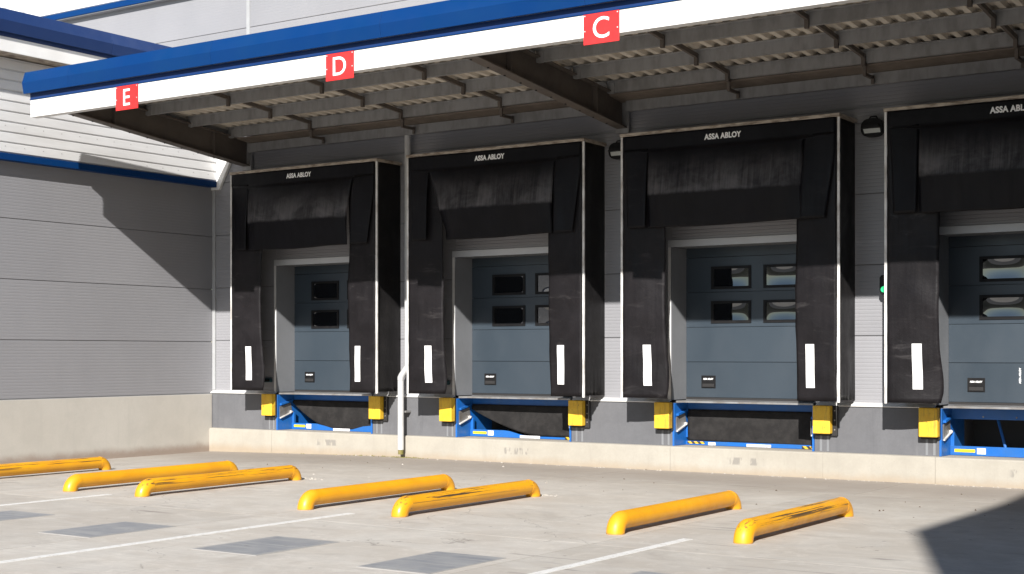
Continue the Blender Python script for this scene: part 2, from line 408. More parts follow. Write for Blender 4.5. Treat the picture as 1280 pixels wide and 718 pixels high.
def tiger():
    n = N('hazard_tape'); tc = n.n('ShaderNodeTexCoord'); p = n.sep(tc.outputs['Object'])
    w = n.math('PINGPONG', n.math('ADD', p[0], p[2]), 0.05)
    n.col(n.mix(n.ramp(w, 0.024, 0.026), (0.62,0.38,0.02), (0.03,0.025,0.02))).rough(0.6); return n.m
M['tiger'] = tiger()
def glass():
    n = N('window_glass'); n.col((0.008,0.009,0.011)).rough(0.03)
    n.b.inputs['IOR'].default_value = 1.6; n.b.inputs['Coat Weight'].default_value = 1.0; n.b.inputs['Coat Roughness'].default_value = 0.01
    n.b.inputs['Coat IOR'].default_value = 1.9
    return n.m
M['glass'] = glass()
M['green'] = N('green_signal_lens').col((0.02,0.6,0.2)).rough(0.3).m
M['green'].node_tree.nodes['Principled BSDF'].inputs['Emission Color'].default_value = (0.05,1,0.35,1)
M['green'].node_tree.nodes['Principled BSDF'].inputs['Emission Strength'].default_value = 0.35

# ------------------------------------------------------------------ layout constants
WC = 18.80      # face of the grey dock concrete
WP = 18.72      # face of the plinth
WY = 18.85      # face of the dock wall cladding
XL = -19.38     # face of the side wing cladding
FY = 18.20      # front of the dock shelters
DY = 19.30      # face of the sectional doors
ZD = 1.03       # dock floor level
BAYS = {'E': -16.62, 'D': -12.69, 'C': -8.755, 'B': -4.83}
OP = (-1.18, 1.06, 3.27)         # door opening, local x0 x1 and head height
PIT = (-1.135, 1.06, 0.37)        # leveller pit
JZ = [ZD, 1.95, 2.91, 3.87, 4.83, 5.79, 6.75, 7.58, 8.36]

# ------------------------------------------------------------------ ground
def gz(x, y): return -0.075*max(0, min(1, (-15.3 - x)/3.6))
ground = box('ground', M['asphalt'], None, -600, 600, -600, 600, -0.4, -0.16, kind='structure')
yard = thing('yard', (0,0,0), None, None, kind='structure')
def slab(x0, x1, y0, y1):
    m = MB(); g = 0.0045
    x0 += g; x1 -= g; y0 += g; y1 -= g
    ps = [(x0,y0),(x1,y0),(x1,y1),(x0,y1)]
    m.add([(p[0],p[1],-0.155) for p in ps] + [(p[0],p[1],gz(*p)) for p in ps],
          [(0,3,2,1),(4,5,6,7),(0,1,5,4),(1,2,6,5),(2,3,7,6),(3,0,4,7)])
    m.build('concrete_slab', M['yard'], yard)
xs_main = [-19.6] + [-18.9 + 4.08*k for k in range(0, 8)]
rows = [(-6, -0.3, 0), (-0.3, 5.4, 0), (5.4, 11.1, 0), (11.1, 16.75, 0), (16.75, 18.75, 0.3)]
for y0, y1, off in rows:
    xs = [-19.6, -15.3+off*0, -15.0+off] if False else sorted([-19.6, -15.3] + [-18.87 + 4.07*k + off for k in range(1, 9)])
    xs = [x for i, x in enumerate(xs) if i == 0 or x - xs[i-1] > 0.5]
    for a, b in zip(xs[:-1], xs[1:]): slab(a, b, y0, y1)
box('joint_sealant', M['joint'], yard, -19.6, 14, -6, 18.75, -0.158, -0.10)
for x0, x1, y0, y1 in [(-10.11,-10.01, 4.0, 11.8), (-13.9,-13.8, 5.0, 11.75), (-6.15,-6.05, 3.0, 11.9), (-17.83,-17.73, 6, 11.8)]:
    box('painted_line', M['line'], yard, x0, x1, y0, y1, gz(x1,y0)-0.01, gz(x1,y0)+0.0035)
plate_labels = ['dark grey flush plate in the yard at the left picture edge',
                'dark grey flush plate in the yard between the two left painted lines',
                'dark grey flush plate right of the long white line',
                'dark grey flush plate at the bottom of the picture, left of the short white line',
                'dark grey flush plate just touching the bottom edge right of the short white line']
for (x0, x1), lb in zip([(-13.3,-12.56), (-11.46,-10.72), (-9.38,-8.6), (-7.5,-6.78), (-5.5,-4.76)], plate_labels):
    m = MB().box(x0, x1, 8.86, 9.93, -0.01, 0.004)
    o = m.build('ground_plate', M['plate'], None, origin=((x0+x1)/2, 9.4, 0))
    o['label'] = lb; o['category'] = 'ground plate'; o['group'] = 'flush plates in the yard'

# unseen grass slope added behind the camera to darken the window reflections
m = MB()
def added_bank(u, v):
    t = R(150 + 240*u)*1.0; h = 9.0 + 3.5*noise.noise(Vector((u*9, 2, 0))) + 1.5*noise.noise(Vector((u*60, 5, 0)))
    rad = 78 + 26*v
    return (-6 + rad*math.cos(t), 2 + rad*math.sin(t), -0.2 + h*math.sin(v*math.pi*0.5)**1.0)
m.grid(160, 6, added_bank).build('added_bank', weathered('added_bank_grass', (0.045,0.05,0.022), (0.085,0.07,0.04), 0.95, 0.5), None, smooth=True, kind='structure')

# ------------------------------------------------------------------ cladding helpers
def micro(z0, z1, y, depth=0.0020, pitch=0.05):
    """profile (y,z) of a micro ribbed panel front, bottom to top"""
    k = max(1, int(round((z1 - z0 - 0.012)/pitch))); p = (z1 - z0 - 0.012)/k
    pts = [(y + 0.05, z0), (y + 0.004, z0), (y, z0 + 0.006)]
    for i in range(k):
        b = z0 + 0.006 + i*p
        pts += [(y, b + p*0.62), (y + depth, b + p*0.72), (y + depth, b + p*0.9), (y, b + p)]
    pts += [(y + 0.004, z1), (y + 0.05, z1)]
    return pts
def panel_x(parent, x0, x1, y, z0, z1, mat=None, depth=0.002):
    g = 0.004
    pts = micro(z0 + g, z1 - g, y, depth)
    return MB().prism(pts, x0 + 0.0015, x1 - 0.0015, 'x').build('cladding_panel', mat or M['panel'], parent)
def panel_y(parent, x, y0, y1, z0, z1, sgn=1, mat=None):
    g = 0.004
    pts = [(x - (q[0] - 0)*sgn, q[1]) for q in micro(z0 + g, z1 - g, 0, 0.0011)]
    return MB().prism(pts, y0 + 0.0015, y1 - 0.0015, 'y').build('cladding_panel', mat or M['panel'], parent)
def ribs(z0, z1, f, depth=0.024, pitch=0.163):
    pts = []; z = z0
    while z < z1 - 0.01:
        for dz, d in ((0, depth), (0.010, depth), (0.022, 0), (pitch - 0.012, 0), (pitch, depth)):
            if z + dz <= z1 + 1e-6: pts.append((f(d), z + dz))
        z += pitch
    out = []
    for p in pts:
        if not out or abs(p[1] - out[-1][1]) > 1e-5: out.append(p)
    return out

# ------------------------------------------------------------------ main warehouse wall
wh = thing('warehouse', (-8, WC, 0), 'long grey ribbed warehouse wall behind the black dock shelters', 'building')
XE = 3.65
op = sorted([(c + OP[0], c + OP[1]) for c in BAYS.values()])
segs = []; last = XL
for a, b in op: segs.append((last, a)); last = b
segs.append((last, XE))
for z0, z1 in zip(JZ[:-1], JZ[1:]):
    if z1 <= 2.92:
        for a, b in segs: panel_x(wh, a, b, WY, z0, z1)
    elif z0 < 3.0:
        for a, b in segs: panel_x(wh, a, b, WY, z0, z1)
        for a, b in op: panel_x(wh, a, b, WY, OP[2] + 0.10, z1, depth=0.006)
    else:
        x_lo = XL if z1 < 6.9 else -30
        cuts = [x_lo, -10.7, XE] if z0 < 5.7 else [x_lo, -18.49, -6.0, XE]
        for a, b in zip(cuts[:-1], cuts[1:]): panel_x(wh, a, b, WY, z0, z1, depth=0.0006 if z0 > 5.7 else 0.003)
for a, b in segs: box('wall_core', M['core'], wh, a + 0.002, b - 0.002, WY + 0.045, DY + 0.3, ZD + 0.002, 3.9)
for a, b in op: box('wall_core', M['core'], wh, a, b, WY + 0.045, DY + 0.3, OP[2] + 0.10, 3.88)
box('wall_core', M['core'], wh, -30, XE, WY + 0.045, DY + 0.3, 3.905, 10.9)
box('joint_cover', M['trimgrey'], wh, -18.53, -18.45, WY - 0.012, WY + 0.01, 5.8, 8.36)
rb = ribs(8.47, 10.9, lambda d: WY - 0.14 + d)
MB().strip(rb, -30, XE, 'x').build('ribbed_sheet', M['ribwhite'], wh)
box('blue_trim', M['blue'], wh, -30, XE, WY - 0.15, WY - 0.004, 8.36, 8.47, bevel=0.006)
box('soffit_closer', M['panel'], wh, -30, XE, WY - 0.13, WY - 0.003, 8.345, 8.358)
# drip flashing along the foot of the cladding
MB().prism([(WY - 0.075, ZD - 0.03), (WY + 0.0, ZD + 0.012), (WY + 0.03, ZD + 0.012), (WY + 0.03, ZD - 0.012), (WY - 0.07, ZD - 0.04)], XL + 0.0, op[0][0] - 0.02, 'x').build('drip_flashing', M['white'], wh)
for (a0, a1), (b0, b1) in zip(op[:-1], op[1:]):
    MB().prism([(WY - 0.075, ZD - 0.03), (WY + 0.0, ZD + 0.012), (WY + 0.03, ZD + 0.012), (WY + 0.03, ZD - 0.012), (WY - 0.07, ZD - 0.04)], a1 + 0.02, b0 - 0.02, 'x').build('drip_flashing', M['white'], wh)
# corner trim against the wing
box('corner_trim', M['trimgrey'], wh, XL + 0.002, XL + 0.075, WY - 0.03, WY + 0.002, ZD + 0.015, 4.7, bevel=0.004)
MB().prism([(XL + 0.002, 4.70), (XL + 0.20, 4.70), (XL + 0.62, 5.42), (XL + 0.002, 5.42)], WY - 0.06, WY - 0.004, 'y').build('corner_flashing', M['white'], wh, bevel=0.004)
# grey dock concrete between the pits, and the cream plinth in front of it
pits = sorted([(c + PIT[0], c + PIT[1]) for c in BAYS.values()])
last = XL
for a, b in pits + [(XE, None)]:
    box('dock_concrete', M['dockwall'], wh, last, a, WC, 20.6, 0.25, ZD - 0.045, bevel=0.004); last = b
for a, b in pits:
    box('pit_floor', M['plinth'], wh, a, b, WC, 20.6, 0.2, PIT[2] - 0.012)
    box('pit_back', M['core'], wh, a, b, 20.3, 20.6, PIT[2], ZD - 0.05)
box('dock_floor', M['dockwall'], wh, XL, XE, DY + 0.0, 24, ZD - 0.044, ZD - 0.004)
cuts = [XL, op[0][0] + 0.0, -13.0, pits[2][0], pits[2][1] + 0.15, pits[3][0] - 0.03, 0.2, XE]
for i, (a, b) in enumerate(zip(cuts[:-1], cuts[1:])):
    MB().prism([(WP + 0.003*(i % 2), -0.2), (WP + 0.003*(i % 2), 0.335), (WP + 0.02, 0.352), (WC + 0.02, 0.362), (WC + 0.02, -0.2)], a + 0.0015, b - 0.0015, 'x').build('concrete_plinth', M['plinth'], wh)
# jambs and head of every door opening
for a, b in op:
    box('jamb', M['jamb'], wh, a - 0.006, a + 0.010, WY - 0.010, DY + 0.06, ZD, OP[2])
    box('jamb', M['jamb'], wh, b - 0.010, b + 0.006, WY - 0.010, DY + 0.06, ZD, OP[2])
    box('jamb_trim', M['white'], wh, a - 0.055, a - 0.007, WY - 0.010, WY + 0.012, ZD, OP[2] - 0.002)
    box('jamb_trim', M['white'], wh, b + 0.007, b + 0.055, WY - 0.010, WY + 0.012, ZD, OP[2] - 0.002)
    box('head_trim', M['headtrim'], wh, a - 0.055, b + 0.055, WY - 0.013, WY + 0.012, OP[2], OP[2] + 0.10)
    box('head_lining', M['jamb'], wh, a + 0.011, b - 0.011, WY + 0.014, DY + 0.06, OP[2] + 0.004, OP[2] + 0.03)

# ------------------------------------------------------------------ side wing (left)
wing = thing('side_wing', (XL, 13, 0), 'low grey side wing at left with white ribbed band and pale concrete base', 'building')
for z0, z1 in [(0.985, 1.926), (1.926, 2.888), (2.888, 3.85), (3.85, 4.83)]:
    panel_y(wing, XL, 4, 18.845, z0, z1)
box('wall_core', M['core'], wing, -30, XL - 0.045, 4, 18.84, 0.99, 6.5)
box('concrete_base', M['wingwall'], wing, -21, XL + 0.03, 4, WP + 0.07, -0.2, 0.972, bevel=0.006)
box('base_flashing', M['trimgrey'], wing, XL - 0.02, XL + 0.012, 4, 18.84, 0.9735, 0.984)
MB().strip(ribs(4.855, 6.36, lambda d: XL + 0.145 - d), 4, WY - 0.062, 'y').build('ribbed_sheet', M['ribwhite'], wing)
box('blue_trim', M['blue'], wing, XL + 0.004, XL + 0.155, 4, WY - 0.065, 4.745, 4.853, bevel=0.006)
screws = MB()
for z in (4.875, 5.20):
    for k in range(14): screws.disc((XL + 0.145, 13.9 + k*0.36, z + 0.085), (1,0,0), 0.006, 0.005, 6)
screws.build('sheet_screw', M['steel'], wing, kind='stuff')
XF = XL + 0.51
box('soffit', M['lid'], wing, XL + 0.0, XF - 0.02, 4, WY - 0.005, 6.362, 6.38)
box('white_fascia', M['white'], wing, XF - 0.02, XF, 4, WY - 0.005, 6.352, 6.58, bevel=0.004)
for k in range(5):
    y0 = 4 + k*3.0; y1 = min(y0 + 2.996, WY - 0.006)
    MB().prism([(XF - 0.03, 6.645), (XF + 0.07, 6.635), (XF + 0.11, 6.81), (XF + 0.04, 7.0), (XF - 0.4, 7.02), (XF - 0.4, 6.9), (XF - 0.03, 6.9)], y0, y1, 'y').build('eave_fascia', M['darkblue'], wing, bevel=0.004)
box('recess_strip', M['darkblue'], wing, XF - 0.018, XF + 0.004, 4, WY - 0.006, 6.581, 6.644)
box('roof', M['trimgrey'], wing, -30, XF - 0.405, 4, WY - 0.006, 6.55, 6.92)

# ------------------------------------------------------------------ unseen wing added to throw the shadow at the right
HW = 11.4
xw = -4.585 + 0.24/0.37*HW; yw = 13.66 - 0.60/0.37*HW
rw = thing('shadow_wing', (xw, yw, 0), 'tall grey wing added outside the picture to shade the right corner', 'building')
for z0, z1 in [(-0.15, 1.0), (1.0, 3.0), (3.0, 5.0), (5.0, 7.0), (7.0, 9.0)]:
    box('cladding_panel', M['panel'], rw, xw, xw + 0.08, yw, WY - 0.01, z0 + 0.005, z1 - 0.005)
MB().prism([(yw, 9.005), (WY - 0.01, 9.005), (WY - 0.01, HW + 2.6), (yw + 2.9, HW), (yw, HW)], xw, xw + 0.08, 'x').build('shadow_parapet', M['panel'], rw)  # roofline of the added wing rises to bend its cast shadow
box('wall_core', M['panel'], rw, xw + 0.09, xw + 14, yw + 0.01, WY - 0.02, -0.15, HW - 0.3)

# ------------------------------------------------------------------ loading canopy
X0, X1 = -18.60, 3.5
FA = 14.20
can = thing('loading_canopy', (-10.7, FA, 5.0), 'steel canopy with blue and white edge over the dock doors', 'canopy')
def zdeck(y): return 5.695 + (18.3 - y)*0.071
def zbeam(y): return 5.515 + (18.8 - y)*0.092
def dbeam(y): return 0.45 - (18.8 - y)*0.014
# white board and blue trim in lengths
for a, b in [(X0 + 0.06, -10.3), (-10.3, -2.0), (-2.0, X1)]:
    MB().prism([(FA, 5.335), (FA, 5.598), (FA + 0.03, 5.598), (FA + 0.03, 5.35), (FA + 0.13, 5.35), (FA + 0.13, 5.335)], a + 0.001, b - 0.001, 'x').build('white_fascia', M['white'], can, bevel=0.003)
xx = X0
while xx < X1 - 0.1:
    w = 1.05 if xx == X0 else 3.0
    b = min(xx + w, X1)
    MB().prism([(FA - 0.003, 5.70), (FA - 0.085, 5.685), (FA - 0.115, 5.85), (FA - 0.06, 6.02), (FA + 0.12, 6.0), (FA + 0.12, 5.98), (FA - 0.003, 5.98)], xx + 0.0015, b - 0.0015, 'x').build('eave_fascia', M['blue'], can, bevel=0.004)
    xr = xx + (0.06 if xx == X0 else 0)
    MB().prism([(FA - 0.004, 5.699), (FA + 0.02, 5.699), (FA + 0.02, 5.612), (FA - 0.004, 5.612)], xr, b, 'x').build('recess_strip', M['darkblue'], can)
    MB().prism([(FA - 0.014, 5.6105), (FA + 0.02, 5.6105), (FA + 0.02, 5.600), (FA - 0.014, 5.600)], xr, b, 'x').build('recess_lip', M['blue'], can)
    xx = b
MB().prism([(FA + 0.05, 5.60), (FA + 0.05, 6.0), (18.8, 5.73), (18.8, 5.40), (FA + 0.14, 5.70)], X0 + 0.005, X0 + 0.03, 'x').build('verge_flashing', M['trimgrey'], can)
# trapezoidal deck
prof = []
x = X0 + 0.03; pit = 0.2
while x < X1:
    prof += [(x, 0.0), (x + 0.075, 0.0), (x + 0.10, 0.055), (x + 0.175, 0.055)]; x += pit
m = MB(); k = len(prof)
ya, yb = FA + 0.06, 18.75
m.add([(p[0], ya, zdeck(ya) + p[1]) for p in prof] + [(p[0], yb, zdeck(yb) + p[1]) for p in prof], [(i, i+1, k+i+1, k+i) for i in range(k-1)])
m.build('roof_deck', M['deck'], can, solid=0.0)
BX = [-18.45, -10.72, -2.99]
for bx in BX:
    ya, yb = FA + 0.14, 18.76; m = MB()
    def bar(x0, x1, lo, hi):
        zs = [zbeam(ya) + lo(ya), zbeam(yb) + lo(yb), zbeam(ya) + hi(ya), zbeam(yb) + hi(yb)]
        m.add([(x0,ya,zs[0]),(x1,ya,zs[0]),(x1,yb,zs[1]),(x0,yb,zs[1]),(x0,ya,zs[2]),(x1,ya,zs[2]),(x1,yb,zs[3]),(x0,yb,zs[3])],
              [(0,3,2,1),(4,5,6,7),(0,1,5,4),(1,2,6,5),(2,3,7,6),(3,0,4,7)])
    bar(bx - 0.09, bx + 0.09, lambda y: -0.018, lambda y: 0.0)
    bar(bx - 0.005, bx + 0.005, lambda y: -dbeam(y) + 0.018, lambda y: -0.018)
    bar(bx - 0.09, bx + 0.09, lambda y: -dbeam(y), lambda y: -dbeam(y) + 0.018)
    be = m.build('beam', M['beam'], can)
    for yy in (15.7, 17.9):
        MB().box(bx - 0.085, bx + 0.085, yy, yy + 0.012, zbeam(yy) - dbeam(yy) + 0.022, zbeam(yy) - 0.019).build('stiffener', M['beam'], be)
    MB().box(bx - 0.11, bx + 0.11, 18.765, 18.80, 5.0, 5.50).build('end_plate', M['purlin'], be)
    bo = MB()
    for i in range(11):
        yy = 14.6 + i*0.38
        bo.disc((bx - 0.055, yy, zbeam(yy) - dbeam(yy) - 0.001), (0,0,-1), 0.014, 0.012, 8)
    bo.build('bolt', M['blackgap'], be, kind='stuff')
# Z purlins, one length per bay
PY = [15.42, 16.40, 17.35, 18.30]
for y in PY:
    zt = zdeck(y) - 0.002; zb = zt - 0.168
    prof = [(y - 0.065, zt), (y + 0.006, zt), (y + 0.006, zb + 0.006), (y + 0.065, zb + 0.006), (y + 0.065, zb), (y, zb), (y, zt - 0.006), (y - 0.065, zt - 0.006)]
    for a, b in [(BX[0] + 0.01, BX[1] - 0.01), (BX[1] + 0.01, BX[2] - 0.01), (BX[2] + 0.01, X1)]:
        pu = MB().prism(prof, a, b, 'x').build('purlin', M['purlin'], can)
    for bx in BX:
        MB().box(bx + 0.06, bx + 0.14, y - 0.012, y - 0.003, zb - 0.02, zt - 0.03).build('cleat', M['purlin'], can)
sag = [-16.5, -14.54, -12.6, -8.76, -6.80, -4.85]
for sx in sag:
    for ya, yb in zip(PY[:-1], PY[1:]):
        z0, z1 = zdeck(ya) - 0.03, zdeck(yb) - 0.05
        MB().add([(sx-0.02,ya+0.01,z0-0.06),(sx+0.02,ya+0.01,z0-0.06),(sx+0.02,yb-0.01,z1-0.06),(sx-0.02,yb-0.01,z1-0.06),
                  (sx-0.02,ya+0.01,z0),(sx+0.02,ya+0.01,z0),(sx+0.02,yb-0.01,z1),(sx-0.02,yb-0.01,z1)],
                 [(0,3,2,1),(4,5,6,7),(0,1,5,4),(1,2,6,5),(2,3,7,6),(3,0,4,7)]).build('sag_bar', M['beam'], can)
        MB().box(sx - 0.025, sx + 0.025, yb - 0.05, yb - 0.003, z1 - 0.16, z1 - 0.005).build('cleat', M['beam'], can)
    br = MB().box(sx - 0.02, sx + 0.02, 18.30, 18.34, 5.36, 5.62)
    br.box(sx - 0.02, sx + 0.02, 18.34, 18.60, 5.36, 5.40).box(sx - 0.02, sx + 0.02, 18.60, 18.63, 5.30, 5.41)
    br.build('hanger', M['beam'], can)
# gutter at the back and the rail below it
MB().prism([(18.37, 5.50), (18.74, 5.45), (18.74, 5.66), (18.72, 5.66), (18.72, 5.47), (18.37, 5.52)], X0 + 0.3, X1, 'x').build('gutter', M['gutter'], can)
for a, b in [(BX[0] + 0.12, BX[1] - 0.12), (BX[1] + 0.12, BX[2] - 0.12)]:
    MB().prism([(18.66, 5.455), (18.66, 5.30), (18.72, 5.30), (18.72, 5.306), (18.667, 5.306), (18.667, 5.449), (18.72, 5.449), (18.72, 5.455)], a, b, 'x').build('wall_rail', M['purlin'], can)
MB().prism([(18.835, 5.06), (18.835, 5.035), (18.847, 5.03), (18.847, 5.06)], X0, X1, 'x').build('wall_flashing', M['jamb'], can)

# ------------------------------------------------------------------ bay signs
for ch, cx in (('E', -16.345), ('D', -12.293), ('C', -8.377)):
    s = thing('bay_sign', (cx, FA - 0.012, 5.25), f'small red square sign with white letter {ch} on the canopy edge', 'sign', 'bay letter signs')
    box('board', M['sign'], s, cx - 0.235, cx + 0.235, FA - 0.016, FA - 0.004, 5.245, 5.595, bevel=0.002)
    t = text_mesh('letter', ch, 0.345, M['text'], s, (cx, FA - 0.018, 5.425), offset=0.001)
    for dx, z in ((-0.215, 5.575), (0.215, 5.575), (-0.215, 5.40), (0.215, 5.40)):
        MB().disc((cx + dx, FA - 0.016, z), (0,-1,0), 0.008, 0.004, 8).build('screw', M['screw'], s)

# ------------------------------------------------------------------ dock shelters
def make_shelter(ch, cx, seed):
    rnd = random.Random(seed)
    ph = rnd.random()*50
    where = {'E': 'under the E sign, leftmost of the four', 'D': 'under the D sign beside the downpipe',
             'C': 'under the C sign', 'B': 'at the right picture edge'}[ch]
    s = thing('dock_shelter', (cx, WC, 1.07), f'black curtain dock shelter {where}', 'dock shelter', 'dock shelters')
    nz = lambda x, z, sc=1.0: noise.noise(Vector((x*sc + ph, z*sc, ph*0.7)))
    box('top_lid', M['lid'], s, cx - 1.665, cx + 1.665, FY - 0.03, WY - 0.02, 4.838, 4.885, bevel=0.006)
    zb = 1.075
    for sd in (-1, 1):
        xo = cx + sd*1.625
        # side cover of the housing, slack near its foot
        def cov(u, v):
            y = FY + 0.025 + (WY - 0.02 - FY - 0.025)*u; z = zb + 0.01 + (4.835 - zb - 0.01)*v
            slack = 0.02*nz(y*3, z*1.2) + 0.02*math.sin(u*40 + 3*nz(u*3, 1))*max(0, 1 - v*9)*u
            return (xo + slack*(u*(1-u)*4 + 0.1), y, z)
        MB().grid(16, 40, cov).build('side_cover', M['cover'], s, smooth=True, solid=0.006)
        # white corner profile
        ex = xo + sd*0.018
        MB().box(ex - 0.017, ex + 0.017, FY - 0.012, FY + 0.012, zb - 0.015, 4.836).build('corner_profile', M['edge'], s, bevel=0.003)
        # front curtain
        inner = -0.95 if sd < 0 else 1.03
        def cur(u, v):
            z = zb + (4.80 - zb)*v
            wob = 0.02*nz(0.3, z*0.9) + 0.007*nz(2.0, z*6)
            if sd < 0: x_in = cx + inner + wob + (0.03*math.exp(-((z - 1.3)/0.35)**2) - 0.02*max(0, 0.14 - (z - zb))/0.14)
            else: x_in = cx + inner + wob*0.8 + 0.015*math.exp(-((z - 1.2)/0.3)**2)
            fr = 0.012*nz(7 + sd, z*2.6) + 0.004*nz(3, z*14)
            if z > 3.3: fr += 0.012*nz(11, z*5)
            x_out = xo + sd*(-0.004) - sd*abs(fr)
            x = x_out + (x_in - x_out)*u
            y = FY - 0.014 + 0.035*u*u + (0.030*nz(x*1.3, z*1.1) + 0.016*nz(x*1.0 + 9, z*3.2) + 0.006*nz(x*5, z*4))*min(1, u*3)
            y += 0.05*u**3*math.exp(-((z - 1.3)/0.5)**2)*(1 if sd < 0 else 0.3)
            return (x, y, z)
        c = MB().grid(14, 60, cur).build('side_curtain', M['curtain'], s, smooth=True, solid=0.006)
        mk = cx + (-1.23 if sd < 0 else 1.245)
        tilt = 0.006 + 0.008*rnd.random()
        def mark(u, v):
            z = 1.25 + 0.585*v; x = mk + (u - 0.5)*0.125 - tilt*(v - 0.5)
            uu = (x - xo)/((cx + inner) - xo)
            return (x, cur(max(0, min(1, uu)), (z - zb)/(4.80 - zb))[1] - 0.010, z)
        MB().grid(2, 8, mark).build('white_marker', M['reflect'], c, solid=0.004)
    # head curtain hanging in front of the side curtains
    sk = {'E': 0.0, 'D': 0.27, 'C': 0.0, 'B': 0.0}[ch]
    rr = {'E': 0.10, 'D': 0.03, 'C': 0.0, 'B': 0.0}[ch]
    def band(u, v):
        x = cx - 1.612 + 3.224*u; z = 4.50 + 0.337*v
        return (x, FY - 0.012 - 0.012*(1 - v) + 0.01*nz(x*1.5, z*3) + (0.012*(1 - v) if abs(x - cx) > 1.2 else 0), z)
    MB().grid(50, 8, band).build('header_band', M['flap'], s, smooth=True, solid=0.006)
    def head(u, v):
        z = 3.505 + (4.836 - 3.505)*v
        t = max(0.0, 4.60 - z); k = t/1.095
        fl = max(0.0, min(1.0, (z - 4.575)/0.05)); fl = fl*fl*(3 - 2*fl)
        xl = cx - 1.185 + sk*min(1, k*1.15)**0.9 - 0.425*fl; xr = cx + 1.16 - rr*math.sin(min(1, k*1.2)*math.pi*0.55) + 0.45*fl
        x = xl + (xr - xl)*u
        bul = 0.115*(t/0.62 if t < 0.62 else 1 - 0.75*(t - 0.62)/0.475)
        edge = min(1, 8*u + 0.25, 8*(1 - u) + 0.25)
        y = FY - 0.046 - bul*edge + 0.012*nz(x*1.4, z*1.5) + 0.006*nz(x*6, z*1.0) + 0.016*fl
        if sk: y += 0.10*max(0, 0.25 - u)/0.25*k
        zz = z + (0.012*nz(x*1.2, 3) - 0.02*(1 - abs(2*u - 1)))*k
        return (x, y, zz)
    MB().grid(48, 56, head).build('head_curtain', M['head'], s, smooth=True, solid=0.006)
    for sd in (-1, 1):
        def flap(u, v):
            z = 3.51 + (4.64 - 3.51)*v; k = 1 - v
            if sd < 0:
                xi = cx - 1.20 - 0.015*k; xo2 = cx - 1.60 + 0.075*k**0.6
            else:
                xi = cx + 1.165 - 0.03*k + (0.03*k if ch == 'D' else 0); xo2 = cx + 1.605 - 0.13*max(0, k - 0.25)/0.75
            x = xi + (xo2 - xi)*u
            y = FY - 0.030 - 0.055*k*(1 - 0.55*u) + 0.012*nz(x*2, z*2 + 5) - 0.02*math.sin(k*3.1)*(1 - u)
            return (x, y, z)
        MB().grid(10, 28, flap).build('corner_flap', M['flap'], s, smooth=True, solid=0.006)
    text_mesh('lettering', 'ASSA ABLOY', 0.105, M['text'], s, (cx - 0.02, FY - 0.048, 4.725), offset=0.0042, width=0.56, extrude=0.0015, spacing=1.05)
    return s
for i, (ch, cx) in enumerate(BAYS.items()): make_shelter(ch, cx, 11 + i*7)

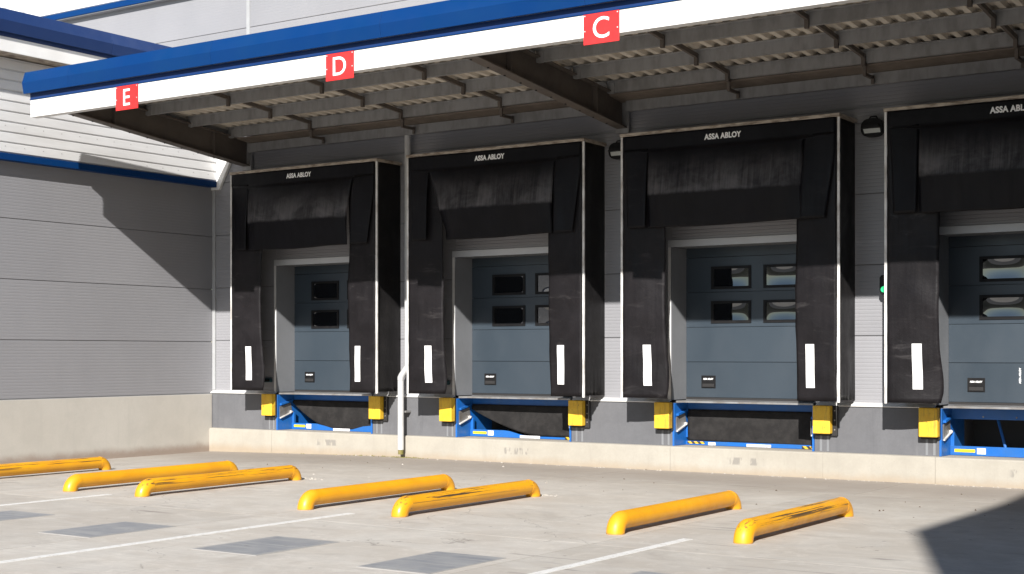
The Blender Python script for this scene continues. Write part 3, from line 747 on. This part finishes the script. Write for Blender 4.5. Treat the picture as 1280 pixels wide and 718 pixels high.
# ------------------------------------------------------------------ sectional doors
def make_door(ch, cx):
    where = {'E': 'in the leftmost dock under the E sign', 'D': 'in the dock under the D sign', 'C': 'in the dock under the C sign', 'B': 'in the dock at the right picture edge'}[ch]
    s = thing('sectional_door', (cx, DY, ZD), f'slate blue sectional door with small windows {where}', 'door', 'sectional dock doors')
    a, b = cx + OP[0] + 0.011, cx + OP[1] - 0.011
    js = [ZD + 0.03, 1.585, 2.10, 2.615, 3.13, 3.42]
    box('bottom_seal', M['rubberpad'], s, a, b, DY + 0.0, DY + 0.04, ZD - 0.004, ZD + 0.03)
    wins = [(-0.75, -0.125), (0.085, 0.71)]
    holes = {2: (2.165, 2.475), 3: (2.665, 2.985)}
    for i, (z0, z1) in enumerate(zip(js[:-1], js[1:])):
        z0 += 0.003; z1 -= 0.003; m = MB(); bv = 0.004
        def face(x0, x1, p, q): m.box(x0, x1, DY, DY + 0.04, p, q)
        if i in holes:
            h0, h1 = holes[i]
            xs = [a] + [cx + w for ww in wins for w in ww] + [b]
            # one mesh with openings: outer grid of quads, front only, plus edges
            zs = [z0, h0, h1, z1]
            for ix in range(len(xs) - 1):
                for iz in range(3):
                    if iz == 1 and ix in (1, 3): continue
                    m.add([(xs[ix],DY,zs[iz]),(xs[ix+1],DY,zs[iz]),(xs[ix+1],DY,zs[iz+1]),(xs[ix],DY,zs[iz+1])], [(0,1,2,3)])
            m.box(a, b, DY + 0.002, DY + 0.04, z0, z0 + 0.01).box(a, b, DY + 0.002, DY + 0.04, z1 - 0.01, z1)
            m.build('door_panel', M['door'], s)
        else:
            face(a, b, z0, z1); m.build('door_panel', M['door'], s, bevel=0.003)
    box('joint_backing', M['blackgap'], s, a, b, DY + 0.05, DY + 0.07, ZD, 3.42)
    for row, (h0, h1) in holes.items():
        for w0, w1 in wins:
            x0, x1 = cx + w0, cx + w1; fw = 0.031; m = MB()
            for q in ((x0-0.008, x1+0.008, h0-0.008, h0+fw), (x0-0.008, x1+0.008, h1-fw, h1+0.008), (x0-0.008, x0+fw, h0+fw, h1-fw), (x1-fw, x1+0.008, h0+fw, h1-fw)):
                m.box(q[0], q[1], DY - 0.014, DY + 0.03, q[2], q[3])
            w = m.build('window', M['blacksteel'], s)
            px0, px1, pz0, pz1 = x0 + fw, x1 - fw, h0 + fw, h1 - fw
            dish = 0.0055
            def pane(u, v):
                return (px0 - 0.004 + (px1 - px0 + 0.008)*u, DY + 0.004 + dish*(1 - (2*u-1)**2)*(1 - (2*v-1)**2)*1.6, pz0 - 0.004 + (pz1 - pz0 + 0.008)*v)
            MB().grid(16, 12, pane).build('pane', M['glass'], w, smooth=True)
            m = MB().box(px0, px1, DY - 0.0135, DY + 0.002, pz0 - 0.012, pz0 - 0.002)
            m.build('sill_bead', M['steel'], w)
    hx = cx - 0.80
    h = MB(); h.box(hx - 0.115, hx + 0.115, DY - 0.012, DY - 0.001, 1.20, 1.385)
    hd = h.build('handle', M['blacksteel'], s, bevel=0.004)
    box('grip', M['rubberpad'], hd, hx - 0.095, hx + 0.095, DY - 0.022, DY - 0.013, 1.215, 1.265, bevel=0.004)
    text_mesh('lettering', 'ASSA ABLOY', 0.034, M['text'], hd, (hx, DY - 0.015, 1.335), offset=0.0012, width=0.165, extrude=0.001)
    if ch == 'B':
        text_mesh('lettering', 'ASSA ABLOY', 0.034, M['text'], s, (cx - 0.235, DY - 0.003, 1.42), offset=0.0012, width=0.21, vertical=True, extrude=0.001)
    return s
for ch, cx in BAYS.items(): make_door(ch, cx)

# small lamps low on the wall inside the shelters
for ch in ('E', 'D'):
    cx = BAYS[ch]; x0 = cx - 1.50
    l = thing('marker_lamp', (x0, WY, 1.25), f'small dark teal lamp low inside the {ch} dock beside the door frame', 'lamp', 'lamps inside the shelters')
    box('housing', M['teal'], l, x0 - 0.09 + 0.08, x0 + 0.22, WY - 0.05, WY - 0.002, 1.20, 1.27, bevel=0.01)
    box('lens', M['glass'], l, x0 + 0.02, x0 + 0.19, WY - 0.054, WY - 0.051, 1.215, 1.255)

# ------------------------------------------------------------------ dock levellers
def make_leveller(ch, cx):
    where = {'E': 'with sagging black apron in the leftmost pit', 'D': 'with torn-down black apron right of the downpipe',
             'C': 'with full black apron under the C sign dock', 'B': 'with open dark pit and pump box at right edge'}[ch]
    s = thing('dock_leveller', (cx, WC, PIT[2]), f'blue dock leveller {where}', 'dock leveller', 'dock levellers')
    a, b = cx + PIT[0] + 0.002, cx + PIT[1] - 0.002
    zf = PIT[2] - 0.010
    YB = 19.18
    B_ = M['bluesteel']
    # deck plate and its front edge
    box('deck_plate', M['steel'], s, a + 0.05, b - 0.02, WC + 0.02, DY - 0.003, ZD - 0.035, ZD - 0.008, bevel=0.004)
    box('deck_edge', M['steel'], s, a + 0.05, b - 0.02, WC + 0.005, WC + 0.0195, ZD - 0.034, ZD - 0.010)
    box('front_beam', B_, s, a + 0.03, b - 0.03, YB + 0.03, YB + 0.10, 0.84, ZD - 0.036)
    bolts = MB()
    for k in range(4): bolts.disc((a + 0.45 + k*0.43, YB + 0.03, 0.875), (0,-1,0), 0.011, 0.012, 8)
    bolts.build('bolt', M['steel'], s)
    # side frames
    for sd in (0, 1):
        x0 = a if sd == 0 else b - 0.03
        sf = MB().box(x0, x0 + 0.03, WC - 0.012, YB + 0.6, zf, ZD - 0.046).build('side_frame', B_, s, bevel=0.003)
        xi = x0 + 0.031 if sd == 0 else x0 - 0.09
        box('front_post', B_, sf, xi, xi + 0.05, YB - 0.02, YB + 0.03, zf + 0.11, 0.66, bevel=0.004)
        xg = x0 + 0.031 if sd == 0 else x0 - 0.041
        MB().prism([(WC + 0.05, 0.80), (YB - 0.04, 0.86), (YB - 0.04, 0.885), (WC + 0.05, 0.83)], xg, xg + 0.04, 'x').build('frame_shelf', B_, sf)
        MB().prism([(WC + 0.04, 0.775), (YB - 0.06, 0.835), (YB - 0.02, 0.665), (WC + 0.04, 0.565)], xg, xg + 0.006, 'x').build('toe_guard', M['steel'], sf)
        MB().prism([(WC + 0.04, 0.565), (YB - 0.02, 0.665), (YB - 0.02, 0.682), (WC + 0.04, 0.582)], xg + 0.007, xg + 0.03, 'x').build('guard_rail', M['edge'], sf)
        MB().disc((xg + 0.02, YB - 0.05, 0.672), (0,-1,0), 0.025, 0.03, 10).build('pivot', M['edge'], sf)
    # base beam
    if ch in ('E', 'D'):
        x_a, x_b = a + 0.30 + 0.55*0, b - 0.03
        top = zf + 0.115; low = zf + 0.035
        pr = [(a + 0.031, zf + 0.002), (b - 0.031, zf + 0.002)]
        if ch == 'E': pr += [(b - 0.031, top), (b - 0.30, top), (b - 0.50, top - 0.02), (b - 0.75, low), (cx - 0.10, low), (cx - 0.35, top - 0.03), (cx - 0.52, top)]
        else: pr += [(b - 0.031, low), (cx + 0.0, low), (cx - 0.16, top - 0.05), (cx - 0.34, top - 0.008), (cx - 0.45, top)]
        pr += [(a + 0.031, top)]
        MB().prism(pr, YB - 0.03, YB + 0.0, 'y').build('base_beam', B_, s, bevel=0.003)
    elif ch == 'C':
        box('base_beam', B_, s, a + 0.031, b - 0.031, YB - 0.03, YB, zf + 0.002, zf + 0.06, bevel=0.003)
    else:
        box('base_beam', B_, s, a + 0.031, b - 0.031, YB - 0.03, YB, zf + 0.002, zf + 0.125, bevel=0.003)
    yb_ = YB - 0.031
    if ch != 'C':
        box('yellow_sticker', M['stickery'], s, a + 0.09, a + 0.36, yb_ - 0.002, yb_, zf + 0.045, zf + 0.085)
        box('white_sticker', M['stickerw'], s, a + 0.385, a + 0.50, yb_ - 0.002, yb_, zf + 0.025, zf + 0.105)
    if ch == 'C':
        box('hazard_tape', M['tiger'], s, a + 0.06, a + 0.34, yb_ - 0.002, yb_, zf + 0.02, zf + 0.055)
        box('white_sticker', M['stickerw'], s, a + 0.40, a + 0.52, yb_ - 0.002, yb_, zf + 0.005, zf + 0.05)
    if ch in ('C', 'D', 'E'):
        box('hazard_tape', M['tiger'], s, b - (0.33 if ch != 'E' else 0.14), b - 0.035, yb_ - 0.004, yb_ - 0.001, zf + 0.005, zf + (0.045 if ch != 'E' else 0.1))
        box('white_label', M['stickerw'], s, cx - 0.12, cx + 0.26, yb_ - 0.004, yb_ - 0.001, zf + 0.004, zf + 0.045)
    else:
        box('white_label', M['text'], s, cx - 0.07, cx + 0.27, yb_ - 0.003, yb_ - 0.001, zf + 0.025, zf + 0.10)
        text_mesh('lettering', 'AGO', 0.06, M['blacksteel'], s, (cx + 0.07, yb_ - 0.0045, zf + 0.062), offset=0.001, extrude=0.0008)
    # apron sheet
    if ch != 'B':
        nx, nz_ = 40, 14; m = MB()
        ztop = 0.885
        def bottom(t):
            if ch == 'C': return zf + 0.065 - 0.02*t
            if ch == 'D':
                q = max(0.0, min(1.0, t/0.62)); return zf + 0.045 + (0.76 - zf)*(1 - q)**1.55 - 0.0*t
            q = max(0.0, min(1.0, t/0.42)); r = max(0.0, min(1.0, (1 - t)/0.42))
            return zf + 0.03 + (0.80 - zf)*(1 - q)**1.5 + 0.09*(1 - r)**1.5
        def ap(u, v):
            x = a + 0.06 + (b - 0.06 - a - 0.03)*u; zb_ = min(bottom(u), ztop - 0.05)
            z = zb_ + (ztop - zb_)*v
            y = YB + 0.012 - 0.02*math.sin(v*2.8) + 0.008*noise.noise(Vector((x*2, z*3, cx))) - 0.03*(1 - v)
            return (x, y, z)
        m.grid(nx, nz_, ap).build('apron', M['apron'], s, smooth=True, solid=0.008)
    else:
        pb = MB().box(cx - 0.16, cx + 0.42, YB + 0.14, YB + 0.42, 0.62, 0.80).build('pump_box', M['tan'], s, bevel=0.006)
        MB().disc((cx + 0.18, YB + 0.14, 0.745), (0,-1,0), 0.045, 0.02, 14).build('port', M['rubberpad'], pb)
        box('name_plate', M['lid'], pb, cx - 0.13, cx + 0.10, YB + 0.135, YB + 0.1385, 0.715, 0.785)
        for dx in (0.0, 0.12):
            MB().tube([(cx + 0.12 + dx, YB + 0.2, 0.625), (cx + 0.05 + dx, YB + 0.17, 0.53), (cx - 0.02 + dx, YB + 0.15, 0.42)], 0.006, 8).build('cable', M['steel'], pb)
        MB().tube([(a + 0.52, YB + 0.45, 0.84), (a + 0.64, YB + 0.45, zf + 0.02)], 0.02, 8).build('strut', B_, s)
    return s
for ch, cx in BAYS.items(): make_leveller(ch, cx)

# ------------------------------------------------------------------ dock bumpers
for ch, cx in BAYS.items():
    for sd, nm in ((-1, 'left'), (1, 'right')):
        xm = cx + (-1.24 if sd < 0 else 1.215)
        lb = {'E': f'yellow dock bumper at the {nm} of the leftmost leveller', 'D': f'yellow dock bumper at the {nm} of the leveller under the D sign',
              'C': f'yellow dock bumper at the {nm} of the leveller under the C sign', 'B': 'yellow dock bumper left of the open leveller pit' if sd < 0 else 'yellow dock bumper hidden beyond the right picture edge'}[ch]
        s = thing('dock_bumper', (xm, WC, 0.61), lb, 'bumper', 'yellow dock bumpers')
        fx = 0.02*(-sd)
        box('pad', M['bumper'], s, xm - 0.125, xm + 0.125, WC - 0.15, WC - 0.045, 0.615, 1.0, bevel=0.012)
        bk = box('backing_plate', M['rubberpad'], s, xm - 0.128 + (0 if sd < 0 else 0.0), xm + 0.128 + (0.0 if sd < 0 else 0.06), WC - 0.044, WC - 0.001, 0.585, 0.998, bevel=0.004)
        for z in (0.67, 0.80, 0.93):
            MB().disc((xm + (0.155 if sd > 0 else -0.115), WC - 0.044, z), (0,-1,0), 0.010, 0.008, 8).build('bolt', M['steel'], bk)
        for dx in (-0.06, 0.04):
            box('steel_strip', M['jamb'], s, xm + dx - 0.016, xm + dx + 0.016, WC - 0.004, WC - 0.001, 0.37, 0.584)

# ------------------------------------------------------------------ downpipe
px = -14.75
dp = thing('downpipe', (px, 18.6, 0.05), 'pale grey rainwater downpipe between the two left dock shelters', 'downpipe')
MB().tube([(px, 18.72, 5.48), (px, 18.72, 1.53)], 0.052, 20).build('pipe', M['pipe'], dp, smooth=True)
MB().tube([(px, 18.72, 1.54), (px, 18.72, 1.50), (px - 0.01, 18.705, 1.465), (px - 0.05, 18.63, 1.35), (px - 0.06, 18.615, 1.315), (px - 0.06, 18.615, 1.27)], 0.056, 20).build('offset_bend', M['pipe'], dp, smooth=True)
MB().tube([(px - 0.06, 18.615, 1.28), (px - 0.06, 18.615, 0.13)], 0.052, 20).build('pipe', M['pipe'], dp, smooth=True)
MB().tube([(px - 0.06, 18.615, 0.14), (px - 0.06, 18.615, 0.055)], [0.046, 0.044], 20).build('outlet', M['moss'], dp, smooth=True)
for z in (4.3, 2.6):
    box('bracket', M['steel'], dp, px - 0.07, px + 0.07, 18.77, WY - 0.002, z, z + 0.03)
box('bracket', M['steel'], dp, px - 0.13, px + 0.01, 18.665, WC - 0.001, 0.74, 0.77)

# ------------------------------------------------------------------ flood lights and signal lamp
for fx, lb in ((-6.83, 'round black floodlight high on the wall at the right'), (-10.74, 'black floodlight half hidden behind the shelter under the C sign')):
    s = thing('flood_light', (fx, WY, 4.73), lb, 'floodlight', 'wall floodlights')
    m = MB(); pr = []
    for k in range(20):
        t = 2*math.pi*k/20; pr.append((fx + 0.155*math.copysign(abs(math.cos(t))**0.7, math.cos(t)), 4.73 + 0.125*math.copysign(abs(math.sin(t))**0.8, math.sin(t))))
    bd = m.prism(pr, WY - 0.20, WY - 0.09, 'y').build('body', M['blacksteel'], s, bevel=0.012)
    MB().prism([(fx - 0.115, 4.715), (fx + 0.115, 4.715), (fx + 0.125, 4.655), (fx - 0.095, 4.655)], WY - 0.206, WY - 0.2005, 'y').build('lens', M['lens'], bd)
    vis = MB().prism([(fx - 0.13, 4.72), (fx + 0.13, 4.72), (fx + 0.10, 4.76), (fx - 0.10, 4.76)], WY - 0.26, WY - 0.201, 'y').build('visor', M['blacksteel'], bd)
    MB().tube([(fx - 0.06, WY - 0.14, 4.845), (fx - 0.04, WY - 0.12, 4.885), (fx + 0.04, WY - 0.12, 4.885), (fx + 0.06, WY - 0.14, 4.845)], 0.010, 8).build('handle', M['blacksteel'], s)
    box('bracket', M['blacksteel'], s, fx - 0.05, fx + 0.05, WY - 0.092, WY - 0.002, 4.69, 4.77)
tl = thing('signal_lamp', (-6.640, WY, 2.5), 'small black signal box with lit green lamp beside the rightmost shelter', 'signal lamp')
tb = MB().prism([(-6.735, 2.53), (-6.710, 2.495), (-6.580, 2.495), (-6.555, 2.53), (-6.555, 2.72), (-6.580, 2.755), (-6.710, 2.755), (-6.735, 2.72)], WY - 0.16, WY - 0.002, 'y').build('housing', M['blacksteel'], tl, bevel=0.004)
MB().disc((-6.670, WY - 0.16, 2.565), (0,-1,0), 0.042, 0.012, 18).build('green_lens', M['green'], tb)
MB().disc((-6.670, WY - 0.16, 2.68), (0,-1,0), 0.042, 0.008, 18).build('dark_lens', M['blackgap'], tb)

# ------------------------------------------------------------------ yellow wheel guides
def make_guide(x, y0, y1, worn, lb, tilt=0.0):
    mat = M['yellowworn'] if worn else M['yellow']
    z0 = gz(x, y0)
    s = thing('wheel_guide', (x, (y0+y1)/2, z0), lb, 'wheel guide', 'yellow pipe wheel guides')
    r, h, er = 0.087, 0.122, 0.120
    def el(yc, sg):
        pts = [(x, yc, z0 - 0.03)]
        for k in range(9):
            t = k/8*math.pi/2
            pts.append((x, yc + sg*er*(1 - math.cos(t)), z0 + h - er + er*math.sin(t)))
        return pts
    MB().tube([(x, y0 + er - 0.002, z0 + h), (x, (y0+y1)/2, z0 + h), (x, y1 - er + 0.002, z0 + h)], r, 28).build('pipe', mat, s, smooth=True)
    MB().tube(el(y0, 1), r + 0.0025, 28).build('elbow', mat, s, smooth=True)
    MB().tube(el(y1, -1), r + 0.0025, 28).build('elbow', mat, s, smooth=True)
    s.rotation_euler.z = tilt
guides = [(-17.16, 11.8, 14.5, True, 'yellow pipe wheel guide cut off by the left picture edge'),
          (-14.60, 11.75, 14.6, False, 'clean yellow pipe wheel guide at left, behind the scratched one'),
          (-13.34, 11.8, 14.5, True, 'scratched yellow pipe wheel guide, third from the left'),
          (-10.75, 11.82, 14.48, False, 'clean yellow pipe wheel guide in front of the dock under the D sign'),
          (-9.45, 11.85, 14.42, True, 'scratched yellow pipe wheel guide, fourth from the right and right of centre'.replace('fourth from the right and ', '')),
          (-6.86, 11.85, 14.5, False, 'clean yellow pipe wheel guide beside the short white line at right'),
          (-5.58, 11.93, 14.5, True, 'scuffed yellow pipe wheel guide furthest right, near the dark shadow')]
for i, gd in enumerate(guides): make_guide(*gd, tilt=(0.018, 0.02, 0.012, 0.012, 0.006, 0.014, 0.014)[i])

# ------------------------------------------------------------------ small debris and moss
rnd = random.Random(5)
def crumbs(name, mat, spots, label, cat, hmax=0.03):
    m = MB()
    for cx, cy, sx, sy, num in spots:
        for _ in range(num):
            x, y = rnd.gauss(cx, sx), rnd.gauss(cy, sy)
            if y > WP - 0.02: y = WP - 0.02
            r = rnd.uniform(0.006, 0.022); z = gz(x, y)
            pts = []
            for k in range(5):
                t = 2*math.pi*k/5 + rnd.random()*0.6; pts.append((x + r*math.cos(t)*rnd.uniform(0.6, 1.3), y + r*math.sin(t)*rnd.uniform(0.6, 1.3), z - 0.002))
            top = (x + rnd.uniform(-r, r)*0.4, y + rnd.uniform(-r, r)*0.4, z + min(hmax, r*rnd.uniform(0.4, 1.0)))
            m.add(pts + [top], [(k, (k+1) % 5, 5) for k in range(5)])
    o = m.build(name, mat); o['label'] = label; o['category'] = cat; o['kind'] = 'stuff'
crumbs('concrete_crumbs', M['debris'], [(-9.42, 14.6, 0.10, 0.06, 45), (-13.3, 14.72, 0.12, 0.07, 30), (-10.7, 14.6, 0.1, 0.06, 14), (-12.0, 16.0, 1.5, 1.0, 14), (-6.0, 18.64, 1.5, 0.03, 60), (-12, 18.64, 4.0, 0.03, 110), (-17.2, 17.0, 0.8, 0.8, 30)],
       'pale concrete crumbs at the guide ends and along the plinth foot', 'debris')
crumbs('moss', M['moss'], [(-14.75, 18.66, 0.22, 0.03, 160), (-15.6, 18.68, 0.5, 0.02, 60), (-17.8, 18.68, 0.6, 0.02, 60)],
       'yellow green moss at the foot of the downpipe', 'moss', 0.04)
crumbs('dead_leaves', weathered('dead_leaf_brown', (0.06,0.04,0.025), (0.10,0.07,0.04), 0.9, 20), [(-8.0, 16.5, 3.5, 1.2, 26), (-4.6, 16, 0.8, 1.2, 14), (-14, 16.8, 2, 1, 16)],
       'scattered dark leaf scraps on the yard near the dock', 'leaves', 0.02)
